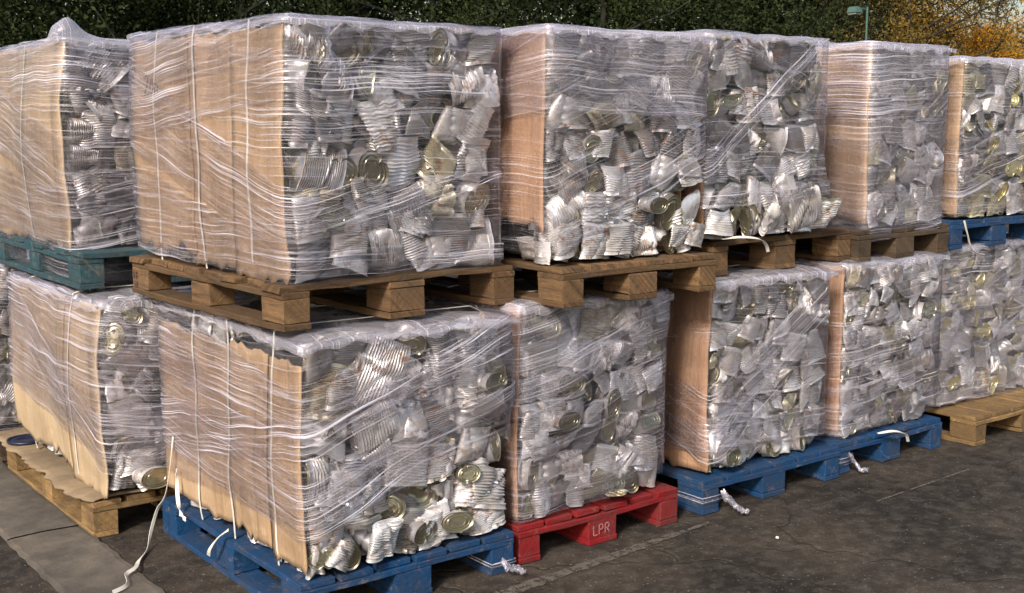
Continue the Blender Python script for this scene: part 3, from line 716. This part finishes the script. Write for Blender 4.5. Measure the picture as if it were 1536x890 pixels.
b_u2 = bale((2.675, 3.29, 1.095), .775, 1.10, .835, 'second upper bale, its film ending at a slant above uncovered cans',
     [(.10, .03, .33, .88, .88, .88, L_), (.35, .55, .52, .9, .9, .9, Z_), (.45, .80, .36, .55, .92, .50, T_)], seed=7, size=.135, tin='tin_rusty', card='cardC', straps=(.25, .6), bulge=.012,
     panels=[(.02, 1.1, lambda y: np.where(y < .5, .14+.0*y, .20), .82, 0)],
     extra=[hand_can(2, .09, -.005, .085, .95, .05, -.04, .1), hand_can(5, .21, -.005, .085, .95, 0, .05, 0), hand_can(0, .33, -.005, .085, .95, 0, 0, -.1), hand_can(9, .64, -.01, .075, .75, .1, .12, .1), hand_can(11, .73, -.01, .075, .75, .1, .2, .1), hand_can(LID0+1, .50, -.01, .20, .8, R(95), 0, .1)])
b_u3 = bale((3.545, 3.37, 1.125), .75, 1.10, .83, 'upper bale with a slanting loose band of film and bare cans bulging below',
     [(.16, .14, .17, .87, .87, .87, L_), (.5, .25, .80, .7, .36, .90, H_), (.8, .85, .5, .9, .92, .62, T_), (.1, .13, .17, .2, .20, .22, H_)], seed=8, size=.13, tin='tin_clean', card='cardC', rz=R(1.5), bulge=.012,
     extra=[hand_can(8, .745, -.0, .08, 1.0, .3, .1, -.5), hand_can(12, .60, -.02, .08, 1.1, .1, 1.4, 0), hand_can(14, .40, -.02, .07, 1.0, .2, 1.2, .2), hand_can(1, .08, -.01, .08, .9, 0, .1, 0)])
b_u4 = bale((4.665, 3.42, 1.115), .58, 1.10, .845, 'tall upper bale with pale glazed film wrapped down over its dark pallet',
     [(-.02, -.04, -.02, .88, .88, .88, Z_), (.50, .48, .5, .9, .9, .9, H_), (-.06, -.07, -.01, .2, .08, .06, H_), (.2, .0, .35, .6, .4, .7, T_)], seed=9, size=.11, tin='tin_clean', card='cardA', straps=(.35,), bulge=.012)
b_u5 = bale((5.41, 3.43, 1.118), .85, 1.10, .80, 'lowest upper bale at the right edge with yellowish flattened cans',
     [(.02, .03, .02, .82, .82, .82, L_), (.2, .1, .3, .5, .4, .5, H_)], seed=10, size=.12, tin='tin_olive', card='cardA', bulge=.012)
b_s1 = bale((1.50, 4.52, .165), .80, 1.14, .765, 'shaded lower bale at left standing on a cardboard-covered wooden pallet',
     [(.28, .16, .0, .80, .80, .78, L_), (.60, .10, .05, .76, .32, .5, H_), (.30, .25, .12, .9, .72, .5, H_)], seed=11, size=.13, card='cardB', straps=(.3, .9), bulge=.02,
     panels=[(.0, .36, .0, .74, .0), (.36, 1.14, .06, .75, .008)], extra=[hand_can(LID0+1, .16, -.045, .07, 1.05, R(90), 0, .1)])
b_s2 = bale((1.535, 4.90, 1.095), .80, 1.12, .83, 'upper bale at the left edge with a peaked knot of film on its top corner',
     [(-.10, -.14, -.13, .88, .88, .88, L_), (.45, .15, .2, .75, .45, .6, H_), (.05, -.02, .1, .35, .22, .4, H_), (.6, .62, .55, .9, .9, .9, H_)], seed=12, size=.13, card='cardB', bulge=.03,
     panels=[(.0, 1.12, .0, .82, 0)], straps=(.5,), peaks=((.02, .03, .075, .06), (.1, .1, .03, .07)))
b_t1 = bale((1.12, 5.93, .148), .80, 1.1, .80, 'dark bale at the far left edge standing behind the lower left stack',
     [(.0, .0, .0, .85, .85, .85, L_)], seed=13, size=.12, card='cardC')

# ------------------------------------------------------------ marks on pallets
def text_strokes(strokes, parent, name, mat, org, ax, up, size, wid, off):
    VV = []; FF = []; nn = 0; ax = np.array(ax, float); up = np.array(up, float); nrm = np.cross(ax, up)
    for st in strokes:
        st = np.array(st, float); tt = np.linspace(0, len(st)-1, 4*len(st))
        a = np.interp(tt, np.arange(len(st)), st[:, 0]); b = np.interp(tt, np.arange(len(st)), st[:, 1])
        P_ = np.array(org)+a[:, None]*ax*size+b[:, None]*up*size+nrm*off
        T = np.gradient(P_, axis=0); S = np.cross(T, nrm)+1e-9
        V, F = ribbon(P_, wid, S, .0008); VV.append(V); FF.append(F+nn); nn += len(V)
    return obj(name, np_mesh(name, np.vstack(VV), np.vstack(FF), mat, smooth=False), parent)
LPR = [[(0, 1), (0, 0), (.5, 0)], [(.75, 0), (.75, 1), (1.15, 1), (1.25, .75), (1.15, .5), (.75, .5)], [(1.55, 0), (1.55, 1), (1.95, 1), (2.05, .75), (1.95, .5), (1.55, .5)], [(1.8, .5), (2.1, 0)]]
text_strokes(LPR, pal_l2, 'stencil_lettering', M['pale_paint'], (.355, .0, .040), (1, 0, 0), (0, 0, 1), .038, .0055, .0035)
FF_ = [[(0, 0), (0, 1), (.5, 1)], [(0, .5), (.4, .5)], [(.8, 0), (.8, 1), (1.4, 1)], [(.8, .5), (1.3, .5)]]
text_strokes(FF_, pal_u1, 'burnt_stamp', M['ink'], (0, 1.150, .060), (0, -1, 0), (0, 0, 1), .026, .0055, .0035)
text_strokes([[(0, 0), (0, 1)], [(0, 1), (.5, 0), (.5, 1)], [(.9, 0), (.9, 1)]], pal_u1, 'burnt_stamp', M['ink'], (0, 1.140, .030), (0, -1, 0), (0, 0, 1), .022, .0055, .0035)

# ------------------------------------------------------------ loose things
def wander(pts, n=40):
    pts = np.array(pts, float); t = np.linspace(0, len(pts)-1, n); o = np.zeros((n, 3))
    m = len(pts)
    for i, tt in enumerate(t):
        k = min(int(tt), m-2); f = tt-k; p0 = pts[max(k-1, 0)]; p1 = pts[k]; p2 = pts[k+1]; p3 = pts[min(k+2, m-1)]
        o[i] = .5*((2*p1)+(-p0+p2)*f+(2*p0-5*p1+4*p2-p3)*f*f+(-p0+3*p1-3*p2+p3)*f**3)
    return o
def loose_strap(parent, pts, wid=.014, name='strap', twist=2.2, side=(0, 1, 0)):
    inv = Matrix.Translation(-Vector(parent.location)); P_ = wander(pts, 60)-np.array(parent.location)
    T = np.gradient(P_, axis=0); T /= np.linalg.norm(T, axis=1)[:, None]; S = []
    s0 = np.array(side, float)
    for i, t in enumerate(T):
        s = s0-t*(s0@t); s /= np.linalg.norm(s)+1e-9; b = np.cross(t, s); a = twist*sin(i/60*pi*1.6)
        S.append(s*cos(a)+b*sin(a))
    V, F = ribbon(P_, wid, S, .0016); return obj(name, np_mesh(name, V, F, M['strap'], smooth=False), parent)
loose_strap(b_l1, [(1.685, 4.32, .42), (1.665, 4.36, .20), (1.635, 4.38, .13), (1.60, 4.36, .06), (1.56, 4.30, .014), (1.49, 4.20, .012), (1.44, 4.10, .026), (1.39, 4.05, .028), (1.36, 3.96, .026), (1.30, 3.93, .022)], twist=1.3)
loose_strap(b_l1, [(1.685, 4.30, .30), (1.67, 4.26, .20), (1.655, 4.20, .155), (1.65, 4.14, .15)])
loose_strap(b_l1, [(1.68, 3.83, .19), (1.655, 3.86, .16), (1.64, 3.90, .11), (1.645, 3.93, .075)], twist=.5)
loose_strap(b_u3, [(3.62, 3.34, 1.135), (3.70, 3.31, 1.14), (3.80, 3.30, 1.128), (3.87, 3.32, 1.10), (3.90, 3.33, 1.065)], twist=.6)
loose_strap(b_l4, [(4.70, 3.33, .16), (4.78, 3.30, .165), (4.86, 3.29, .14), (4.90, 3.30, .095)], twist=.5)
loose_strap(b_u5, [(5.40, 3.38, 1.12), (5.42, 3.37, 1.05), (5.47, 3.37, .97), (5.56, 3.36, .94)], twist=.3, wid=.01)

def crumple(name, loc, size, label, cat, seed, mat='film_heavy', group=None, flat=.6, tail=None):
    rs = np.random.RandomState(seed); bm = bmesh.new(); bmesh.ops.create_icosphere(bm, subdivisions=4, radius=1)
    V = np.array([v.co[:] for v in bm.verts]); nrm = V.copy()
    r = np.ones(len(V))
    for _ in range(9):
        k = rs.normal(size=3)*rs.uniform(1.2, 4); r += (np.abs(np.sin(V@k+rs.uniform(0, 7)))-.6)*.13
    V = nrm*r[:, None]*np.array(size)
    if tail is not None:
        d = np.array(tail); t = np.clip(nrm@(d/np.linalg.norm(d)), 0, 1)**4; V += t[:, None]*d
    V[:, 2] *= flat; V[:, 2] -= V[:, 2].min()
    for v, c in zip(bm.verts, V): v.co = c
    uvl = bm.loops.layers.uv.new('UVMap')
    for f in bm.faces:
        for l in f.loops: l[uvl].uv = (l.vert.co.x*4, l.vert.co.z*4+l.vert.co.y*4)
    o = bm_obj(name, bm, M[mat], None, True); o.location = loc; tag(o, label, cat, group); return o
n = N('crumpled_film'); M['film_wad'] = n.P(Base_Color=(.42, .38, .37), Roughness=.25, Alpha=.5, Normal=n.bump(n.noise(n.coord('UV', (6, 6, 6)), 3, 4), .8, .006))
def rag(loc, L, W, rz, label, seed, climb=None):
    """a torn, gathered piece of stretch film lying in folds"""
    rs = np.random.RandomState(seed); nu, nv = 26, 22; U, Vv = np.meshgrid(np.linspace(0, 1, nu), np.linspace(-1, 1, nv), indexing='ij')
    wd = W*(.35+.65*np.abs(np.sin(U*2.6+rs.uniform(.2, .8))))*(1+.15*np.sin(U*31))
    X = L*U+.006*np.sin(Vv*9+U*7); Y = wd*Vv*.5+.012*np.sin(U*8+seed); Z = .010+np.abs(np.sin(Vv*7.5+U*3+seed))*.012+.014*np.abs(np.sin(U*9+Vv*2.2+seed))
    if climb: Z += climb*np.clip(1-U*1.6, 0, 1)**1.5
    X += rs.normal(0, .0015, X.shape); Z += np.abs(rs.normal(0, .0015, X.shape))
    c, s_ = cos(rz), sin(rz); P_ = np.stack([X*c-Y*s_, X*s_+Y*c, Z], 2).reshape(-1, 3)
    uv = np.stack([U.ravel()*.3+seed, Vv.ravel()*.08], 1)
    o = obj('film_scrap', np_mesh('film_scrap', P_, grid_faces(nu, nv), M['film_rag'], uv=uv)); o.location = loc; tag(o, label, 'plastic scrap')
M['film_rag'] = mat_film('torn_film', .14, .6, .8)
rag((2.47, 3.285, .001), .08, .05, -.8, 'crumpled clear film on the ground between the blue corner pallet and the red pallet', 3, .03)
rag((3.62, 3.295, .001), .11, .045, -1.2, 'torn white tail of film by the tied corner of a blue ground pallet', 4, .07)
rag((4.50, 3.335, .001), .08, .03, -1.0, 'small white tuft of film where the two right-hand blue pallets meet', 5, .07)
crumple('litter', (3.556, 2.955, 0), (.006, .006, .005), 'tiny white piece of litter alone on the asphalt', 'litter', 6, 'strap', flat=.9)
# film tied round corner blocks (part of the pallets' load wrapping)
def block_wrap(parent, x0, x1, y0, y1, z0, z1, label=None):
    V = []; F = []; ring = [(x0-.006, y1), (x0-.006, y0-.006), ((x0+x1)/2, y0-.009), (x1+.006, y0-.006), (x1+.006, y1)]
    rs = np.random.RandomState(int(x0*100)+5)
    for i, (x, y) in enumerate(ring):
        for j in range(5): V.append((x+rs.uniform(-.003, .003), y, z0+(z1-z0)*j/4+rs.uniform(-.004, .004)))
    uv = [(v[0]*1+v[1], v[2]) for v in V]
    o = obj('film_tie', np_mesh('film_tie', V, grid_faces(5, 5), M['film_heavy'], uv=uv), parent); return o
block_wrap(pal_l3, 0, .13, 0, .14, .05, .08); block_wrap(pal_l4, 0, .10, 0, .14, .045, .085); block_wrap(pal_l1, .75, .85, 0, .14, .028, .050)

# cardboard sheet on the left pallet
def card_sheet():
    rs = np.random.RandomState(4); xs = np.linspace(-.055, .62, 26); ys = np.linspace(.0, 1.32, 52); X, Y = np.meshgrid(xs, ys, indexing='ij')
    rag = np.interp(ys, np.linspace(0, 1.32, 34), rs.uniform(-.016, .016, 34)); e = np.exp(-(X+.055)/.05)
    X2 = X+rag[None, :]*e+.03*np.clip((.1-Y)/.1, 0, 1)*e
    Z = .006+.004*np.sin(Y*6+1)+.002*np.sin(Y*29)-.012*e*(.6+.5*np.sin(Y*8))+.003*np.sin(X*22+Y*3)
    A = np.stack([X2, Y, Z+.006], 2).reshape(-1, 3); B = A.copy(); B[:, 2] -= .007; nn = len(A)
    idx = np.arange(nn).reshape(len(xs), len(ys)); loop = np.concatenate([idx[:, 0], idx[-1, 1:], idx[-2::-1, -1], idx[0, -2:0:-1]]); l2 = np.roll(loop, -1)
    F = np.vstack([grid_faces(len(xs), len(ys)), grid_faces(len(xs), len(ys))[:, ::-1]+nn, np.stack([loop, loop+nn, l2+nn, l2], 1)])
    o = obj('cardboard_sheet', np_mesh('cardboard_sheet', np.vstack([A, B]), F, M['card_dirty'])); o.location = (1.46, 4.56, .147)
    tag(o, 'dirty torn cardboard sheet laid over the left wooden pallet', 'cardboard')
card_sheet()
def disc(loc, r, label):
    prof = [(0, .004), (.5, .004), (.52, .007), (.7, .007), (.73, .003), (.9, .003), (.94, .010), (1, .010), (1.0, 0), (0, 0)]; ns = 40; V = []
    for a, z in prof:
        for k in range(ns): V.append((a*r*cos(2*pi*k/ns)+.0, a*r*sin(2*pi*k/ns), z))
    F = [(i*ns+k, i*ns+(k+1) % ns, (i+1)*ns+(k+1) % ns, (i+1)*ns+k) for i in range(len(prof)-1) for k in range(ns)]
    o = obj('tin_lid', np_mesh('tin_lid', V, F, mat_plain('dark_blue_lid', (.015, .02, .05), .4, .3, .3))); o.location = loc; tag(o, label, 'lid')
disc((1.50, 5.62, .160), .085, 'dark blue round lid lying on the torn cardboard at left')

# ------------------------------------------------------------ floodlight on its pole
fl = empty('floodlight_pole', (15.96, 12.0, 0)); tag(fl, 'green floodlight on a thin pole in front of the dark trees', 'floodlight')
fl.scale = (.6, .6, .6)
def tube(r0, r1, z0, z1, x=0, y=0, ns=10):
    V = [(x+r*cos(2*pi*k/ns), y+r*sin(2*pi*k/ns), z) for r, z in ((r0, z0), (r1, z1)) for k in range(ns)]
    return V, [(k, (k+1) % ns, ns+(k+1) % ns, ns+k) for k in range(ns)]
green = mat_plain('green_steel', (.03, .09, .075), .5); V, F = tube(.035, .03, 0, 5.63, .18, -.14); obj('pole', np_mesh('pole', V, F, green), fl)
bm = bmesh.new(); bmesh.ops.create_cube(bm, size=1)
for v in bm.verts:
    s = 1 if v.co.z > 0 else 1.25
    v.co = (v.co.x*.25*s, v.co.y*.25*s, v.co.z*.17)
bmesh.ops.bevel(bm, geom=bm.edges[:], offset=.025, segments=2, affect='EDGES'); bmesh.ops.translate(bm, verts=bm.verts, vec=(-.08, .06, 5.55))
bm_obj('lamp_housing', bm, mat_plain('pale_green_housing', (.06, .115, .10), .45), fl)
bm = bmesh.new(); bmesh.ops.create_cube(bm, size=1)
for v in bm.verts: v.co = (v.co.x*.24-.08, v.co.y*.24+.06, v.co.z*.02+5.452)
bm_obj('lamp_glass', bm, mat_plain('lamp_glass', (.3, .3, .26), .2), fl)
bm = bmesh.new(); bmesh.ops.create_cube(bm, size=1)
for v in bm.verts: v.co = (v.co.x*.3+.10, v.co.y*.05-.05, v.co.z*.05+5.59)
bm_obj('bracket', bm, green, fl)

# ------------------------------------------------------------ trees
def mat_leaf(name, cols):
    n = N(name); g = n.new('ShaderNodeNewGeometry').outputs['Random Per Island']
    c = n.mix(n.ramp(g, [(0, 0.), (1, 1.)]), cols[0], cols[1]); c = n.mix(n.ramp(n.noise(n.world(), .6, 3), [(.42, 0.), (.62, 1.)]), c, cols[2])
    df = n.P(Base_Color=c, Roughness=.9, Specular_IOR_Level=.1)
    tl = n.new('ShaderNodeBsdfTranslucent'); n.t.links.new(c, tl.inputs[0]); ms = n.new('ShaderNodeMixShader'); ms.inputs[0].default_value = .3
    n.t.links.new(n.p.outputs[0], ms.inputs[1]); n.t.links.new(tl.outputs[0], ms.inputs[2]); n.t.links.new(ms.outputs[0], n.out.inputs[0]); return n.m
leafm = {'dark': mat_leaf('leaf_dark', ((.018, .028, .010), (.040, .055, .018), (.026, .034, .014))),
         'mid': mat_leaf('leaf_turning', ((.09, .07, .018), (.22, .13, .025), (.06, .05, .02))),
         'gold': mat_leaf('leaf_gold', ((.42, .19, .016), (.62, .30, .025), (.22, .13, .02))),
         'brown': mat_leaf('leaf_brown', ((.10, .07, .03), (.16, .11, .05), (.08, .075, .04)))}
bark = mat_plain('bark', (.012, .010, .008), .9, .5); bark_grey = mat_plain('bark_grey', (.20, .18, .17), .9, .3)
def limb(p0, p1, r0, r1, rs, n=7, ns=7, wob=.06):
    p0 = np.array(p0, float); p1 = np.array(p1, float); L = np.linalg.norm(p1-p0); t = np.linspace(0, 1, n)
    P_ = p0+(p1-p0)*t[:, None]+rs.normal(0, wob*L/6, (n, 3))*np.sin(t*pi)[:, None]
    V = []
    for i in range(n):
        T = P_[min(i+1, n-1)]-P_[max(i-1, 0)]; T /= np.linalg.norm(T); a = np.cross(T, [.3, .9, .1]); a /= np.linalg.norm(a); b = np.cross(T, a); r = r0+(r1-r0)*t[i]
        for k in range(ns): V.append(P_[i]+r*(a*cos(2*pi*k/ns)+b*sin(2*pi*k/ns)))
    F = [(i*ns+k, i*ns+(k+1) % ns, (i+1)*ns+(k+1) % ns, (i+1)*ns+k) for i in range(n-1) for k in range(ns)]
    return np.array(V), np.array(F)
def tree_meshes(seed, H, spread, nleaf, leaf, bare=False, lo=.08):
    rs = np.random.RandomState(seed); VV = []; FF = []; nn = 0; tips = []
    def add(V, F):
        nonlocal nn
        VV.append(V); FF.append(F+nn); nn += len(V)
    top = np.array([rs.uniform(-.3, .3), rs.uniform(-.3, .3), H*.85]); add(*limb((0, 0, 0), top, H*.006+.03, .02, rs, 10))
    for i in range(26):
        t = rs.uniform(lo, .95); p = top*t; a = rs.uniform(0, 2*pi); L = spread*rs.uniform(.6, 1.05)*(sin(pi*min(1, t*.72+.2))**.7)
        q = p+np.array([cos(a)*L, sin(a)*L, L*rs.uniform(.1, .6)]); add(*limb(p, q, .05*(1.2-t), .012, rs, 6, 5)); tips.append((p, q))
        for _ in range(5 if bare else 3):
            u = rs.uniform(.35, 1); s = p+(q-p)*u; e = s+rs.normal(0, .33, 3)*L*.6+np.array([0, 0, .2*L]); add(*limb(s, e, .018, .005, rs, 4, 4)); tips.append((s, e))
            if bare:
                for _ in range(4):
                    u = rs.uniform(.3, 1); s2 = s+(e-s)*u; e2 = s2+rs.normal(0, .25, 3)*L*.5; add(*limb(s2, e2, .008, .003, rs, 3, 3))
    trunk = (np.vstack(VV), np.vstack(FF))
    k = len(tips); idx = rs.randint(0, k, nleaf); u = rs.uniform(.35, 1.08, nleaf)
    P0 = np.array([t[0] for t in tips]); P1 = np.array([t[1] for t in tips])
    C = P0[idx]+(P1-P0)[idx]*u[:, None]+rs.normal(0, .22*spread/2, (nleaf, 3))*rs.choice([.4, 1, 1.3], nleaf)[:, None]
    if not bare:
        nt_ = nleaf//5; tt = rs.uniform(.05, .95, nt_); C[:nt_] = top*tt[:, None]+rs.normal(0, .32, (nt_, 3))
    C[:, 2] = np.maximum(C[:, 2], .3)
    a = rs.normal(size=(nleaf, 3)); a /= np.linalg.norm(a, axis=1)[:, None]; b = np.cross(a, rs.normal(size=(nleaf, 3))); b /= np.linalg.norm(b, axis=1)[:, None]
    s = leaf*rs.uniform(.6, 1.3, nleaf)[:, None]
    V = np.stack([C-a*s, C-b*s*.5, C+a*s, C+b*s*.5], 1).reshape(-1, 3); F = np.arange(len(V)).reshape(-1, 4)
    return trunk, (V, F)
TV = {}
def tree_variant(key, mat, bk, *args, **kw):
    tr, cr = tree_meshes(*args, **kw)
    TV[key] = (np_mesh('trunk', *tr, bk), np_mesh('crown', *cr, mat, smooth=False))
for i in range(3): tree_variant(('dark', i), leafm['dark'], bark, 40+i, 8.5+i, 2.5, 34000, .042)
for i in range(2): tree_variant(('mid', i), leafm['mid'], bark, 50+i, 7+i, 2.2, 26000, .038)
for i in range(3): tree_variant(('gold', i), leafm['gold'], bark, 60+i, 5.2+.5*i, 1.9, 22000, .034)
tree_variant(('brown', 0), leafm['brown'], bark_grey, 71, 8, 2.2, 2200, .05, bare=True)
tree_variant(('bare', 0), leafm['brown'], bark_grey, 73, 9, 2.4, 400, .05, bare=True)
def dirpt(u, dist):   # ground point seen in image column u at a given distance
    f = 1811.; th = R(37.4)+math.atan((u-768)/f); return (dist*sin(th), dist*cos(th))
def plant_tree(kind, var, u, dist, label, s=1, rzz=None):
    x, y = dirpt(u, dist); t = empty('tree', (x, y, 0), rnd.uniform(0, 6.28) if rzz is None else rzz); t.scale = (s, s, s)
    tag(t, label, 'tree', 'trees along the yard edge'); tm, cm = TV[(kind, var)]; obj('trunk', tm, t); obj('crown', cm, t)
spots = [(-170, 24), (-20, 25.5), (110, 23.5), (250, 25), (380, 24), (520, 26), (640, 24), (775, 25), (900, 24.5), (1020, 26.5), (1130, 27.5), (1225, 30)]
where = ['beyond the left frame edge', 'above the far left bale', 'above the film knot of the left upper bale', 'behind the left end of the large front bale', 'above the handwritten cardboard side', 'above the middle of the large front bale',
         'above the right end of the large front bale', 'above the gap between the first two upper bales', 'above the second upper bale', 'above the right end of the second upper bale', 'above the third upper bale', 'just left of the floodlight']
for i, ((u, d), wh) in enumerate(zip(spots, where)): plant_tree('dark', i % 3, u, d, 'dark green tree '+wh, rnd.uniform(.95, 1.15))
plant_tree('mid', 0, 1315, 29, 'green and brown turning tree just right of the floodlight', 1.0)
plant_tree('mid', 1, 1342, 27, 'olive-amber tree between the floodlight and the yellow trees', .9)
plant_tree('gold', 0, 1372, 31, 'amber tree above the tall upper bale, leftmost of the yellow trees', .95)
plant_tree('gold', 1, 1440, 30, 'bright orange-yellow tree above the right edge of the tall upper bale', .74)
plant_tree('gold', 2, 1500, 32, 'golden tree above the lowest upper bale', .76)
plant_tree('mid', 1, 1565, 31, 'dull amber tree at the right edge of the photo', .5)
plant_tree('brown', 0, 1480, 40, 'bare-branched tree rising behind the golden trees', 1.0)
plant_tree('bare', 0, 1540, 42, 'grey leafless tree at the top right corner', 1.0)
plant_tree('bare', 0, 1425, 44, 'leafless tree standing behind the orange-yellow tree', .9)
# the wood behind reads as one dark mass
rs = np.random.RandomState(77); VV = []
cs = []
for k in range(330):
    u = rs.uniform(-260, 1290); d = rs.uniform(28, 38); x, y = dirpt(u, d); cs.append((x, y, rs.uniform(.5, 9.)))
for k in range(110):
    u = rs.uniform(1290, 1800); d = rs.uniform(37, 46); x, y = dirpt(u, d); cs.append((x, y, rs.uniform(.3, 3.5)))
cs = np.array(cs); nl = 230000; C = cs[rs.randint(0, len(cs), nl)]+rs.normal(0, .62, (nl, 3)); C[:, 2] = np.abs(C[:, 2])
a = rs.normal(size=(nl, 3)); a /= np.linalg.norm(a, axis=1)[:, None]; b = np.cross(a, rs.normal(size=(nl, 3))); b /= np.linalg.norm(b, axis=1)[:, None]; s = .08*rs.uniform(.6, 1.3, nl)[:, None]
V = np.stack([C-a*s, C-b*s*.6, C+a*s, C+b*s*.6], 1).reshape(-1, 3)
o = obj('woodland', np_mesh('woodland', V, np.arange(len(V)).reshape(-1, 4), leafm['dark'], smooth=False)); tag(o, 'dark mass of woodland behind the front trees', 'woodland', None, 'stuff')
